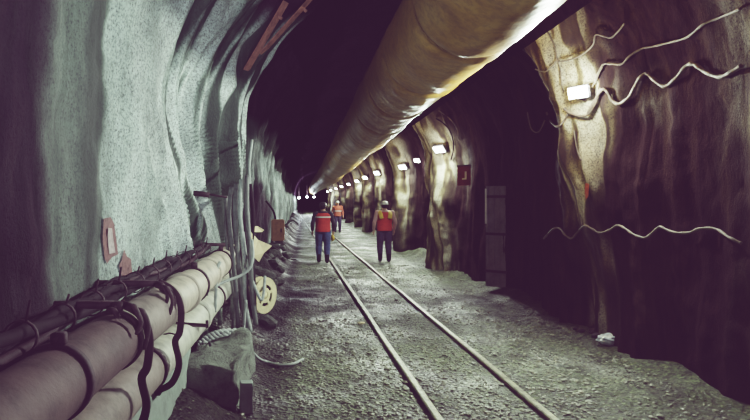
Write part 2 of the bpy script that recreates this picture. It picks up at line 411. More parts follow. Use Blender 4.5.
# ------------------------------------------------------------------ pipes on the left wall
def ring(mb,c,r,w,th,n=32,ax=Vector((0,1,0))):
    """flat band round a pipe along Y"""
    V=[];Fc=[]
    for k in range(n):
        a=2*PI*k/n; d=Vector((math.cos(a),0,math.sin(a)))
        for rr,yo in ((r,-w/2),(r+th,-w/2),(r+th,w/2),(r,w/2)):
            V.append(Vector(c)+d*rr+Vector((0,yo,0)))
    for k in range(n):
        m=(k+1)%n
        for i in range(4): Fc.append((k*4+i,k*4+(i+1)%4,m*4+(i+1)%4,m*4+i))
    mb.add(V,Fc)
def pipe(name,label,cx,cz,r,y0,y1,mat,joints,clamps,segs):
    t=thing(name,label,'pipe',(cx,y0,cz),'two steel pipes on the left wall')
    pts=[]
    cuts=[y0]+[c for c,_ in segs]+[y1]; mats=[mm for _,mm in segs]+[mat]
    for a_,b_,mm in zip(cuts,cuts[1:],mats):
        n=max(6,int((b_-a_)*14)); pts=[]
        for i in range(n+1):
            y=a_+(b_-a_)*i/n; pts.append(Vector((cx+.006*math.sin(y*1.7),y,cz+.01*math.sin(y*.9)))-t.location)
        MB().tube(pts,r,40).build('pipe_section',mm,t)
    for y in joints:
        m=MB(); m.lathe([(r+.002,-.06),(r+.016,-.05),(r+.018,-.012),(r+.012,0),(r+.018,.012),(r+.016,.05),(r+.002,.06)],36,Matrix.Translation(Vector((cx+.006*math.sin(y*1.7),y,cz+.01*math.sin(y*.9)))-t.location)@Matrix.Rotation(-PI/2,4,'X'))
        m.build('joint_collar',mat,t)
    for y in clamps:
        m=MB(); c=Vector((cx+.006*math.sin(y*1.7),y,cz+.01*math.sin(y*.9)))-t.location
        ring(m,c,r+.001,.045,.012); m.box(c+Vector((.02,0,r+.03)),(.05,.05,.05),bev=.004)
        m.tube([c+Vector((.02,-.045,r+.035)),c+Vector((.02,.045,r+.035))],.009,8)
        m.build('clamp_band',M_steel,t)
    return t
PX,PZ,PR=-.965,1.085,.140
LX,LZ=-1.0,.745; LR=.137
pipe('steel_pipe','upper dusty tan steel pipe along the left wall, resting on brackets',PX,PZ,PR,1.1,7.6,M_pipe,[4.55,5.75],[2.25,2.95,4.95,6.6],[(2.95,M_pipeA),(3.95,M_pipeB)])
pipe('steel_pipe','lower pale grey steel pipe running under the tan one',LX,LZ,LR,1.1,7.7,M_pipe2,[5.3],[3.62,6.3],[(3.62,M_pipeB)])
# wall brackets that carry both pipes
for y,lab in ((2.98,'dark steel pipe bracket with torn rags, nearest on the left wall'),(3.75,'dark steel hanger bracket looped round both pipes, middle of the run'),(7.0,'dark steel pipe bracket beside the hanging hoses')):
    t=thing('pipe_bracket',lab,'bracket',(PX,y,PZ),'brackets carrying the wall pipes')
    m=MB(); m.box((-.20,0,.20-.02),(.46,.05,.035),bev=.004); m.build('top_arm',M_steel,t)
    m=MB(); m.box((-.21,0,-.52),(.50,.05,.035),bev=.004); m.build('bottom_arm',M_steel,t)
    m=MB(); m.tube(spline([(.02,0,.19),(.12,.0,.13),(.165,.01,.02),(.16,0,-.13),(.13,0,-.2),(.155,0,-.34),(.11,0,-.46),(.02,0,-.51)],6),[(.012,.022)]*43,8)
    m.build('hanger_strap',M_steel,t)
    if y<7:
        for k in range(3):
            b=Vector((random.uniform(-.02,.14),random.uniform(-.10,.10),.165-.02*k)); m=MB()
            m.tube(spline([b,b+Vector((.03,-.04,.03)),b+Vector((.07,-.05,-.05)),b+Vector((.06,-.09,-.10-.03*k))],5),[(.028-.0012*i,.010) for i in range(16)],8)
            m.build('rag_strip',M_steel,t)
# black cable bundle lying between pipe and wall
t=thing('cable_bundle','ragged black cable bundle lying between the tan pipe and the left wall','cable bundle',(-1.15,1.2,1.2))
for k in range(5):
    pts=[]
    for i in range(60):
        y=1.2+i*.1; pts.append(Vector((-1.185+.03*math.sin(k*2+y*1.3)+.014*k-.03,y,1.235+.03*math.sin(y*2.1+k*1.9)-.02*(k%2)+.02*nz(y*3,k,1)))-t.location)
    MB().tube(pts,.021+.004*(k%3),9).build('cable',M_hose3 if k!=3 else M_steel,t)
for i in range(14):
    y=1.6+i*.4; m=MB(); p=Vector((-1.17,y,1.235))-t.location
    ring(m,p,.066,.02,.006,16); m.tube([p+Vector((.02,0,.06)),p+Vector((.03,.02,.11+.02*(i%3)))],.006,6); m.build('wire_tie',M_steel,t)

# steel angle arm across the lower pipe
t=thing('steel_angle','dark flat steel angle sticking out over the lower pale pipe','steel bar',at(176,322,4.35))
a=Vector((0,0,0)); b=at(207,324,4.75)-t.location
d=(b-a); q=d.to_track_quat('X','Z').to_matrix()
MB().box(d/2,(d.length,.03,.006),q).box(d/2+Vector((0,0,-.014)),(d.length,.005,.03),q).build('angle_profile',M_steel,t,False)
MB().tube([b+Vector((0,0,-.03)),b+Vector((0,0,.03))],.012,6).build('bolt',M_steel,t)
# small twig-like bolt on lower pipe
t=thing('wire_hook','small dark wire hook lying on the lower pale pipe','hook',at(160,336,4.0))
MB().tube(spline([(0,0,0),(.05,.03,.012),(.09,.05,.0),(.115,.06,-.006)],5),.006,6).tube([(.115,.06,-.012),(.115,.06,.012)],.014,8).build('hook_wire',M_steel,t)
# thin dark rod with plate (rock anchor)
p=at(212,194,6.1)
t=thing('rock_anchor','dark rusty rock anchor rod poking from the pale left wall','rock anchor',p)
MB().box((-.11,0,.0),(.17,.05,.055),Matrix.Rotation(.12,3,'Y'),.006).build('anchor_plate',M_steel,t)
MB().tube([(-.05,0,0),(.16,-.02,-.035)],.010,8).build('anchor_rod',M_steel,t)

# ------------------------------------------------------------------ hanging hoses
def hose(keys,r,mat,label,group='hoses hanging beside the pipes',n=7,nm='hose'):
    o=MB().tube(spline(keys,n),r,10).build(nm,mat); tag(o,label,'hose',group); return o
HK=[
 ([(231,187,6.9),(229,215,6.8),(232,250,6.7),(236,290,6.7),(238,322,6.6),(240,345,6.6)],.020,M_hose,'leftmost grey hose of the hanging bundle, nearest the pipe ends'),
 ([(236,184,6.9),(235,215,6.75),(238,255,6.65),(243,300,6.6),(247,338,6.5),(246,350,6.5)],.022,M_hose,'second grey hose from the left in the hanging bundle'),
 ([(241,180,6.9),(240,212,6.7),(244,255,6.6),(245,300,6.6),(251,332,6.5)],.018,M_hose2,'pale thin hose in the middle of the hanging bundle'),
 ([(247,176,6.9),(247,210,6.75),(250,250,6.6),(252,292,6.6),(256,325,6.6)],.021,M_hose,'grey hose right of the pale thin one in the hanging bundle'),
 ([(233,192,7.05),(234,225,7.0),(242,262,7.0),(249,300,7.0),(254,318,6.9)],.019,M_hose3,'black hose crossing behind the hanging bundle'),
 ([(250,184,6.95),(253,215,6.9),(252,250,6.9),(254,285,6.9),(255,318,6.8)],.019,M_hose3,'rightmost black hose of the bundle in front of the cream board'),
 ([(252,140,7.4),(249,168,7.2),(251,196,7.0),(253,232,7.0)],.014,M_hose2,'thin pale hose reaching highest above the bundle'),
 ([(243,232,6.75),(247,262,6.6),(254,285,6.6),(262,300,6.6),(265,276,6.7)],.013,M_hose2,'thin pale hose looping up at the yellow reel'),
 ([(226,196,7.0),(226,230,6.9),(229,262,6.85),(234,300,6.8),(233,330,6.8)],.016,M_hose,'grey hose hanging closest over the tan pipe end'),
]
for keys,r,mat,lab in HK: hose([at(*k) for k in keys],r*1.3,mat,lab)
# hose that sweeps onto the floor
ks=[at(246,300,6.5),at(244,330,6.5),at(249,346,6.4),at(258,358,6.35)]
for px,py in ((268,364),(280,367),(292,366),(303,361)):
    h,_=hit(bF,px,py); ks.append(h+Vector((0,0,.02)))
hose(ks,.016,M_hose2,'pale hose curving down out of the bundle onto the gravel')
hose([at(215,312,5.6),at(216,288,5.6),at(217,270,5.65),at(220,262,5.7)],.016,M_hose2,'short pale upright hose stub in front of the tan pipe end')
hose([at(216,286,5.9),at(226,281,6.0),at(240,276,6.1),at(250,268,6.15),at(253,256,6.2),at(252,240,6.3)],.015,M_hose2,'pale hose bent sideways across the front of the bundle')
for px,y0,y1 in ((198,345,392),(204,335,372),(214,338,362)):
    pass
# twisted rope between lower pipe and bundle
t=thing('rope','pale twisted rope slung from the lower pipe to the hoses','rope',at(200,338,5.5))
A=[at(198,346,5.5),at(208,338,5.6),at(222,333,5.8),at(240,332,6.2)]
sp=spline(A,14)
for k in range(3):
    pts=[]
    for i,p in enumerate(sp):
        a=i*.55+k*2.094; pts.append(p+Vector((0,math.cos(a),math.sin(a)))*.026-t.location)
    MB().tube(pts,.018,7).build('strand',M_hose2,t)
for k,(px,yy_,ln) in enumerate(((196,5.45,.42),(203,5.5,.25),(210,5.6,.22))):
    p=at(px,342,yy_)-t.location; MB().tube(spline([p,p+Vector((.01,0,-ln*.5)),p+Vector((-.005,0,-ln))],4),[.016-.0012*i for i in range(9)],7).build('loose_end',M_hose if k else M_hose3,t)

# boards and boxes behind the hoses
t=thing('cardboard_sheet','cream torn cardboard sheet with pointed corner behind the hoses','cardboard',at(256,262,6.9))
def sheet(px,Y,th=.012):
    V=[at(a,b,Y+c+(a-250)*.010)-t.location for a,b,c in px]; n=len(V)
    V2=[v+Vector((0,th,0)) for v in V]; f=[tuple(range(n)),tuple(range(n,2*n))[::-1]]+[(i,(i+1)%n,n+(i+1)%n,n+i)[::-1] for i in range(n)]
    return V+V2,f
v,f=sheet([(250,231,0),(258,240,0),(272,246,-.1),(264,253,-.05),(259,262,0),(253,256,0),(249,245,0)],6.85); mesh_obj('torn_face',v,f,M_cream,t,False)
v,f=sheet([(249,228,.1),(257,226,.1),(264,230,.1),(262,232,.12),(252,232,.1)],6.9); mesh_obj('folded_flap',v,f,M_cream,t,False)
t=thing('cable_reel','yellow plastic cable reel hanging behind the hose bundle','cable reel',at(262,295,7.3),rot=(0,0,.95))
for k,yo in enumerate((-.05,.05)):
    m=MB(); ring(m,(0,yo,0),.135,.012,.09,28); ring(m,(0,yo,0),.05,.012,.045,20)
    for j in range(5):
        a=j*2*PI/5+.3; m.box((math.cos(a)*.115,yo,math.sin(a)*.115),(.11,.010,.035),Matrix.Rotation(-a,3,'Y'))
    m.build('reel_flange',M_yellow,t,False)
m=MB(); m.lathe([(.05,-.05),(.05,.05)],20,Matrix.Rotation(PI/2,4,'X')); m.build('reel_drum',M_yellow,t)
m=MB()
for j in range(4): ring(m,(0,-.03+.02*j,0),.13+.008*(j%2),.02,.02,24)
m.build('wound_cable',M_hose3,t)
p=at(278,230,12.0)
t=thing('junction_box','brown painted junction box mounted on the left wall past the hoses','junction box',p)
MB().box((0,0,0),(.27,.18,.44),bev=.02).build('box_body',M_brown,t,False)
MB().box((0,-.1,0),(.22,.03,.38),bev=.008).build('box_door',M_brown,t,False)
MB().box((.07,-.125,0),(.025,.03,.08),bev=.006).build('latch',M_steel,t,False)
MB().tube(spline([(-.05,0,.22),(-.1,0,.4),(-.25,.05,.6)],6),.02,8).build('conduit',M_hose3,t)
MB().tube(spline([(.15,0,.1),(.3,0,.2),(.42,.0,.12)],6),.02,8).build('cable_tail',M_hose,t)
# wall bolts with dark straps above the box
# concrete pedestal under the pipes
def rough_block(c,d,name,mat,parent=None,amp=.03,seed=0,rot=0):
    bm=bmesh.new(); bmesh.ops.create_cube(bm,size=1)
    bmesh.ops.subdivide_edges(bm,edges=bm.edges[:],cuts=7,use_grid_fill=True)
    bm.verts.index_update(); V=[]
    R=Matrix.Rotation(rot,3,'Z')
    for v in bm.verts:
        q=Vector((v.co.x*d[0],v.co.y*d[1],v.co.z*d[2]))
        n=Vector((nz(q.x*5+seed,q.y*5,q.z*5),nz(q.x*5,q.y*5+seed,q.z*5+4),nz(q.x*5+9,q.y*5,q.z*5+seed)))
        V.append(Vector(c)+R@(q+n*amp))
    f=[tuple(x.index for x in g.verts) for g in bm.faces]; bm.free()
    return mesh_obj(name,V,f,mat,parent)
o=rough_block((-.80,5.45,.13),(.50,1.4,.60),'concrete_pedestal',M_conc,None,.10,2); tag(o,'muddy grey-green concrete pedestal under the two pipes','concrete block')
o=rough_block((-.49,4.85,.16),(.10,.10,.26),'concrete_stub',M_pale,None,.012,5,.2); tag(o,'small pale upright concrete stub at the bank foot beside the pedestal','concrete block')
o=rough_block((-1.12,3.9,.28),(.34,1.7,.85),'concrete_footing',M_pale,None,.05,8); tag(o,'pale concrete footing at the wall base under the lower pipe','concrete block')
# props that stand on the pedestal
for k,(px,Y,r) in enumerate(((206,5.7,.022),(220,6.3,.026),(232,6.6,.02))):
    top=at(px,[290,300,296][k],Y); m=MB(); z0=.45
    m.tube([Vector((top.x,Y,z0)),top],r,10); o=m.build('support_post',M_conc)
    tag(o,['leftmost thin muddy post standing behind the twisted rope','middle muddy post standing behind the twisted rope','rightmost muddy post standing beside the hoses'][k],'post','posts under the pipe ends')

# boulders on the left bank
nb=0
def stone_obj(x,y,r,label,mat,group,sq=(1,1,.7)):
    v,f=rock_verts(r,random.uniform(0,50),2,sq); o=mesh_obj('rock',v,f,mat,None,False)
    o.location=(x,y,fz(x,y)+r*.3); o.rotation_euler=(0,0,random.uniform(0,6)); tag(o,label,'rock',group); return o
for k in range(26):
    y=random.uniform(8.2,19); x=-.5-random.random()*.45
    stone_obj(x,y,random.uniform(.07,.17),'grey rock lying in the muddy bank at the left wall foot',M_bankrock,'rocks in the left bank')
for k in range(14):
    px=random.uniform(575,650); py=326+(px-575)*.30+random.uniform(-3,8)
    h,_=hit(bF,px,py)
    if h: stone_obj(h.x,h.y,random.uniform(.03,.06),'small dark stone in the heap below the right wall',M_darkstone,'stones in the right heap')
h,_=hit(bF,610,344)
bm=bmesh.new(); bmesh.ops.create_icosphere(bm,subdivisions=4,radius=1)
for v in bm.verts:
    n=v.co.copy(); k=1+.38*nz(n.x*2.2,n.y*2.2,n.z*2.2)+.16*nz(n.x*6,n.y*6,n.z*6)
    v.co=Vector((n.x*.14*k,n.y*.09*k,n.z*.065*k))
bm.verts.index_update(); o=mesh_obj('plastic_bag',[v.co.copy() for v in bm.verts],[tuple(v.index for v in g.verts) for g in bm.faces],M_bag); bm.free()
o.location=h+Vector((0,0,.06)); tag(o,'crumpled white plastic bag on the gravel below the right wall','bag')
h,_=hit(bF,361,324)
v,f=rock_verts(.045,3.3,2,(1.3,.8,.35)); o=mesh_obj('wood_scrap',v,f,M_cream); o.location=h+Vector((0,0,.015)); tag(o,'tan wood scrap lying left of the left-hand rail','scrap')

# ------------------------------------------------------------------ ventilation duct
def duct_c(y):
    x=1.62-.012*(y-6); z=3.80-.022*(y-6)+.03*math.sin(y*.8)
    x=max(x,1.1)
    return Vector((x,y,max(z,3.2)))
t=thing('ventilation_duct','huge ochre fabric ventilation duct hung along the tunnel roof','air duct',(1.64,2,3.8))
yd=[]; y=1.5
while y<95: yd.append(y); y+=.06 if y<14 else .15 if y<30 else .6
n=56; V=[];Fc=[]
for y in yd:
    c=duct_c(y)
    for k in range(n):
        a=2*PI*k/n; seam=(y/1.9)%1; s_=abs(seam-.5)*2
        r=.60-.045*max(0,(s_-.86)/.14)**1.5-.008*abs(math.sin(y*PI/1.9*3+1.2*math.sin(a*2)))*max(0,-math.sin(a)+.3)
        r+=.022*nz(y*1.5,math.cos(a)*1.6,math.sin(a)*1.6)+.010*nz(y*6,math.cos(a)*3,math.sin(a)*3)
        sag=1.04 if math.sin(a)<0 else .97
        V.append(c+Vector((math.cos(a)*r*.99,0,math.sin(a)*r*sag))-t.location)
for j in range(len(yd)-1):
    for k in range(n): Fc.append((j*n+k,j*n+(k+1)%n,(j+1)*n+(k+1)%n,(j+1)*n+k))
mesh_obj('duct_tube',V,Fc,M_duct,t)
for j in range(22):
    y=1.9*(j+1)+.0
    c=duct_c(y)-t.location; m=MB(); ring(m,c,.566,.035,.012,40); m.build('joint_band',M_duct,t)
    if j%1==0:
        top=bC.ray_cast(c+t.location+Vector((0,0,.6)),Vector((0,0,1)))[0]
        if top: MB().tube([c+Vector((0,0,.55)),top-t.location+Vector((0,0,.03))],.008,6).build('suspension_wire',M_steel,t)

# rusty roof straps
p=at(262,28,9.2)
for k,(x0,lab) in enumerate(((0,'rusty steel roof strap bolted to the rock, upper left'),(.22,'second rusty roof strap, just right of the first one'))):
    a=hit(bC,(262,283)[k],(34,22)[k])
    b_=hit(bL,(262,283)[k],(34,22)[k])
    if a[0] is None or (b_[0] is not None and b_[0].y<a[0].y): a=b_
    q=a[0] if a[0] else p
    nrm=a[1] if a[0] else Vector((0,0,-1))
    q=Vector(q)
    if nrm.dot(Vector((1.2,9,2.2))-q)<0: nrm=-nrm
    t=thing('roof_strap',lab,'steel strap',q+nrm*.07,'roof straps')
    R_=nrm.to_track_quat('Z','Y').to_matrix()
    MB().box((0,0,0),(.13,1.0,.012),R_,.003).build('strap_plate',M_rust,t,False)
    MB().tube([R_@Vector((0,.3,-.02)),R_@Vector((0,.3,.07))],.022,8).build('bolt',M_rust,t)

# ------------------------------------------------------------------ flood lamps on the right wall
def floodlight(Y,Z,label,scale=1.0,power=60,aim=(-.75,-.50,-.60),first=False,spill=.12):
    h=bR.ray_cast(Vector((1.4,Y,Z)),Vector((1,0,0)))
    xw=h[0].x if h[0] else 3.5
    t=thing('floodlight',label,'lamp',(xw-.02,Y,Z),'floodlights along the right wall')
    t.scale=(scale,)*3
    A=Vector(aim).normalized(); Q=A.to_track_quat('-Z','Y').to_matrix()
    o=Vector((-.16,-.06,0)) if not first else Vector((-.20,-.10,0))
    hsg=MB().box(o-A*.05,(.34,.20,.07),Q,.015).build('lamp_housing',M_cabin,t,False)
    gl=MB(); gl.box(o-A*.005,(.30,.165,.03),Q,.004); gl.build('lamp_glass',M_glow,hsg,False)
    MB().tube(spline([(0,0,.02),(-.03,-.01,.10),o+Q@Vector((-.15,0,.05))],5),.012,7).tube(spline([(0,0,-.03),(-.05,-.01,-.10),o+Q@Vector((.15,0,.05))],5),.012,7).build('lamp_bracket',M_steel,t)
    L=bpy.data.lights.new('flood','AREA'); L.shape='RECTANGLE'; L.size=.3; L.size_y=.18; L.energy=power; L.color=(.86,1.0,.82)
    lo=link(bpy.data.objects.new('flood_light',L)); lo.location=t.location+ (o+A*.03)*scale; lo.rotation_euler=A.to_track_quat('-Z','Y').to_euler()
    if first:
        S=bpy.data.lights.new('throw','SPOT'); S.energy=5200; S.spot_size=math.radians(74); S.spot_blend=.75; S.shadow_soft_size=.07; S.color=(.82,1.0,.95)
        so=link(bpy.data.objects.new('throw_light',S)); so.location=lo.location+Vector((-.14,-.03,.0)); so.rotation_euler=(Vector((-1.2,6.2,3.0))-so.location).to_track_quat('-Z','Y').to_euler()
    L2=bpy.data.lights.new('spill','POINT'); L2.energy=power*spill; L2.shadow_soft_size=.06; L2.color=(.95,1.0,.88)
    l2=link(bpy.data.objects.new('spill_light',L2)); l2.location=t.location+(o+Vector((-.14,-.22,.0)))*scale
    return t
POW=210
names=['big glaring floodlight among tangled cables on the near right rib','floodlight on the second rib, left of the red board','floodlight on the third rib, above and right of the white-helmeted worker']
xs=[]
for i,ly in enumerate(LAMP_Y):
    Z={0:3.08,1:3.03,2:2.92}.get(i,3.0-.0*i)
    ords=['fourth','fifth','sixth','seventh','eighth','ninth','tenth','eleventh']
    lab=names[i] if i<3 else f'{ords[i-3]} floodlight counting inward from the big near one'
    floodlight(ly-.25 if i else 7.0,Z,lab,1.0 if i else .78,POW*(1.0 if i==0 else .62),aim=(-.85,-.62,-.30) if i==0 else (-.7,-.45,-.75),spill=.14 if i==0 else .15)
t=floodlight(18.6,3.05,'small extra lamp just in front of the third rib floodlight',.7,POW*.3)
#floodlight(-.8,3.0,'floodlight on the right wall behind the viewpoint',1,POW*.10,aim=(-.62,.78,-.1))

for k,(px,py) in enumerate(((299,198),(307,197),(314,197))):
    Yf=70.0+k*3; p=at(px,py,Yf)
    t=thing('tunnel_lamp',['leftmost tiny bluish lamp at the far tunnel end','middle tiny bluish lamp at the far tunnel end','rightmost tiny bluish lamp at the far tunnel end'][k],'lamp',p,'tiny lamps at the far end')
    MB().box((0,.12,0),(.30,.16,.20),bev=.04).build('lamp_housing',M_cabin,t,False)
    MB().box((0,.0,0),(.24,.06,.15),bev=.01).build('lamp_glass',M_glow,t,False)
    MB().tube([(0,.15,.1),(0,.15,2.4)],.02,6).build('hanger_rod',M_steel,t)
    L=bpy.data.lights.new('far','POINT'); L.energy=420; L.color=(.8,.95,1); L.shadow_soft_size=.1
    link(bpy.data.objects.new('far_light',L)).location=p+Vector((0,-.4,0))

# cables on the right wall
def wall_cable(px,r,label,mat=M_cable,off=.035,group='cables slung on the right wall',n=8,name='cable'):
    K=[]
    for a,b in px:
        h,nn=hit(bR,a,b)
        if h is None: continue
        if nn.dot(CAM-h)<0: nn=-nn
        K.append(h+nn*off)
    o=MB().tube(spline(K,n),[r*(.85+.12*math.sin(i*.9)) for i in range((len(K)-1)*n+1)],9).build(name,mat); return tag(o,label,'cable',group)
wall_cable([(590,112),(603,91),(609,92),(613,100),(622,104),(631,97),(641,80),(648,74),(655,79),(668,86),(678,80),(690,65),(697,64),(708,71),(722,77),(734,73),(745,66)],.024,'thick pale cable drooping in scallops right of the near lamp')
wall_cable([(598,78),(604,65),(612,63),(624,64),(632,56),(642,49),(655,46),(672,42),(690,36),(706,24),(722,17),(745,8)],.013,'thin upper cable rising to the top right corner')
wall_cable([(537,10),(549,32),(557,46),(559,60),(570,60),(583,55),(594,44),(598,34),(612,37),(620,31),(627,22)],.012,'cable forking above the near lamp under the duct end')
wall_cable([(538,68),(547,71),(553,66),(558,60)],.009,'short cable whisker left of the fork over the near lamp')
wall_cable([(557,58),(562,70),(563,85),(566,92)],.010,'short lead dropping from the fork to the near lamp')
wall_cable([(566,108),(572,112),(583,116),(592,111),(600,100),(603,88)],.020,'pale cable looping close under the near lamp')
wall_cable([(548,112),(552,121),(560,126),(566,120),(570,112)],.016,'short pale loop at the lower left of the near lamp')
wall_cable([(529,112),(533,128),(540,132),(546,120)],.011,'dim loop of cable in the shade left of the near lamp')
wall_cable([(590,94),(598,80),(604,66)],.009,'short lead going up right from the near lamp')
wall_cable([(546,238),(556,229),(562,228),(567,235),(573,238),(580,232),(587,225),(594,228),(602,232),(611,229),(619,225),(628,228),(637,235),(648,238),(656,231),(662,227),(675,232),(690,233),(705,229),(720,229),(732,237),(745,243)],.016,'long wavy pale cable at chest height on the right wall',group='low cable on the right wall')
wall_cable([(585,225),(584,220),(583,214)],.008,'short pale wire end sticking up from the low wavy cable')
wall_cable([(576,130),(580,150),(583,160)],.010,'dangling wire below the near lamp')
wall_cable([(437,118),(446,124),(452,132),(455,146),(452,160)],.018,'dark cable drop beside the second rib floodlight',M_hose3)
wall_cable([(440,110),(450,118),(458,128),(460,140)],.014,'pale cable arcing over the second rib floodlight',M_cable)

# red board and ribbed cabinet in the dark recess
h,nn=hit(bR,469,176)
t=thing('notice_board','small red notice board with white mark in the dark recess','sign',h+Vector((-.14,-.08,0)),rot=(0,0,-.9))
MB().box((0,0,0),(.36,.02,.44),bev=.004).build('board_panel',M_red,t,False)
MB().box((.06,-.014,.02),(.05,.006,.16)).box((.02,-.014,-.07),(.12,.006,.03)).build('white_mark',M_white,t,False)
MB().box((0,-.010,.235),(.38,.03,.03)).build('board_rail',M_steel,t,False)
h,nn=hit(bR,497,232)
Yc=h.y-.25; X0=(497-VX)*Yc/F
t=thing('ribbed_panel','tall grey ribbed metal panel standing in the dark recess','metal panel',(X0,Yc,0.15),rot=(0,0,-.75))
ph=H-(186-VY)*Yc/F-.15
m=MB(); m.box((0,0,ph/2),(.44,.05,ph),bev=.01); m.build('panel_back',M_cabin,t,False)
for k in range(4):
    MB().box((-.17+k*.115,-.035,ph/2),(.035,.04,ph*.98),bev=.008).build('rib',M_cabin,t,False)
for k in range(3):
    MB().box((0,-.062,.3+k*(ph-.5)/2),(.44,.018,.05),bev=.004).build('cross_strap',M_steel,t,False)
MB().box((-.19,-.075,ph*.8),(.03,.02,ph*.35),bev=.004).build('edge_trim',M_white,t,False)

# spray-paint marks on the rock
def decal(pix,bv,mat,name,label,off=.012,parent=None):
    V=[]
    for a,b in pix:
        h,nn=hit(bv,a,b)
        if nn.dot(CAM-h)<0: nn=-nn
        V.append(h+nn*off)
    bm=bmesh.new(); vs=[bm.verts.new(v) for v in V]; f=bm.faces.new(vs)
    bmesh.ops.triangulate(bm,faces=[f]); bmesh.ops.subdivide_edges(bm,edges=bm.edges[:],cuts=2)
    for v in bm.verts:
        d=(v.co-CAM).normalized(); h=bv.ray_cast(CAM,d)
        if h[0] is not None:
            nn=h[1] if h[1].dot(CAM-h[0])>0 else -h[1]; v.co=h[0]+nn*off
    bm.verts.index_update(); V=[v.co.copy() for v in bm.verts]; Fc=[tuple(x.index for x in g.verts) for g in bm.faces]; bm.free()
    o=mesh_obj(name,V,Fc,mat,None,True)
    if label: tag(o,label,'paint mark','paint marks on the rock')
    return o
m1=decal([(100,218),(107,217),(111,224),(113,238),(115,254),(109,257),(104,264),(101,258),(99,238)],bL,M_redpaint,'paint_mark','dull red sprayed outline of an oblong on the pale left wall')
m1b=decal([(102,228),(106,228),(108,240),(110,252),(104,254),(102,242)],bL,M_pinkpaint,'white_fill',None,.020); m1b.parent=m1
decal([(121,249),(124,256),(128,259),(129,272),(126,279),(122,277),(123,290),(121,290),(119,276),(116,266),(119,258)],bL,M_redpaint,'paint_mark','small dripping red paint splash right of the sprayed oblong')
decal([(588,183),(591,184),(591,196),(589,199),(588,192)],bR,M_orange,'paint_mark','tiny orange paint dash on the rib below the near lamp',.02)

# ------------------------------------------------------------------ people
M_skin=simple('skin',(.45,.27,.20),.6,0,.08,20,.1)
M_pinksleeve=simple('pale_pink_sleeve',(.48,.30,.27),.8,0,.12,20,.2)
M_darkshirt=simple('dark_navy_shirt',(.035,.028,.045),.85,0,.2,20,.3)
M_jeans=simple('blue_denim',(.06,.085,.20),.85,0,.3,22,.3)
M_navy=simple('dark_violet_trousers',(.05,.035,.085),.85,0,.3,22,.3)
M_vest=simple('red_orange_vest',(.50,.045,.03),.75,0,.12,20,.2)
M_yel=simple('hi_vis_yellow',(.62,.42,.05),.7,0,.12,20,.2)
M_ovest=simple('bright_orange_jacket',(.42,.11,.06),.7,0,.12,20,.2)
M_refl=simple('reflective_strip',(.8,.82,.8),.4,0,.05,20,.1)
M_boot=simple('black_rubber_boot',(.02,.02,.025),.5,0,.2,20,.2)
M_hwhite=simple('white_hard_hat',(.75,.76,.74),.35,0,.04,20,.0)
M_hdark=simple('dark_hard_hat',(.04,.035,.04),.4,0,.1,20,.0)
M_hair=simple('dark_hair',(.02,.015,.015),.8,0,.2,60,.5)
M_eye=simple('eye_dark',(.02,.02,.02),.3,0,.05,20,0)
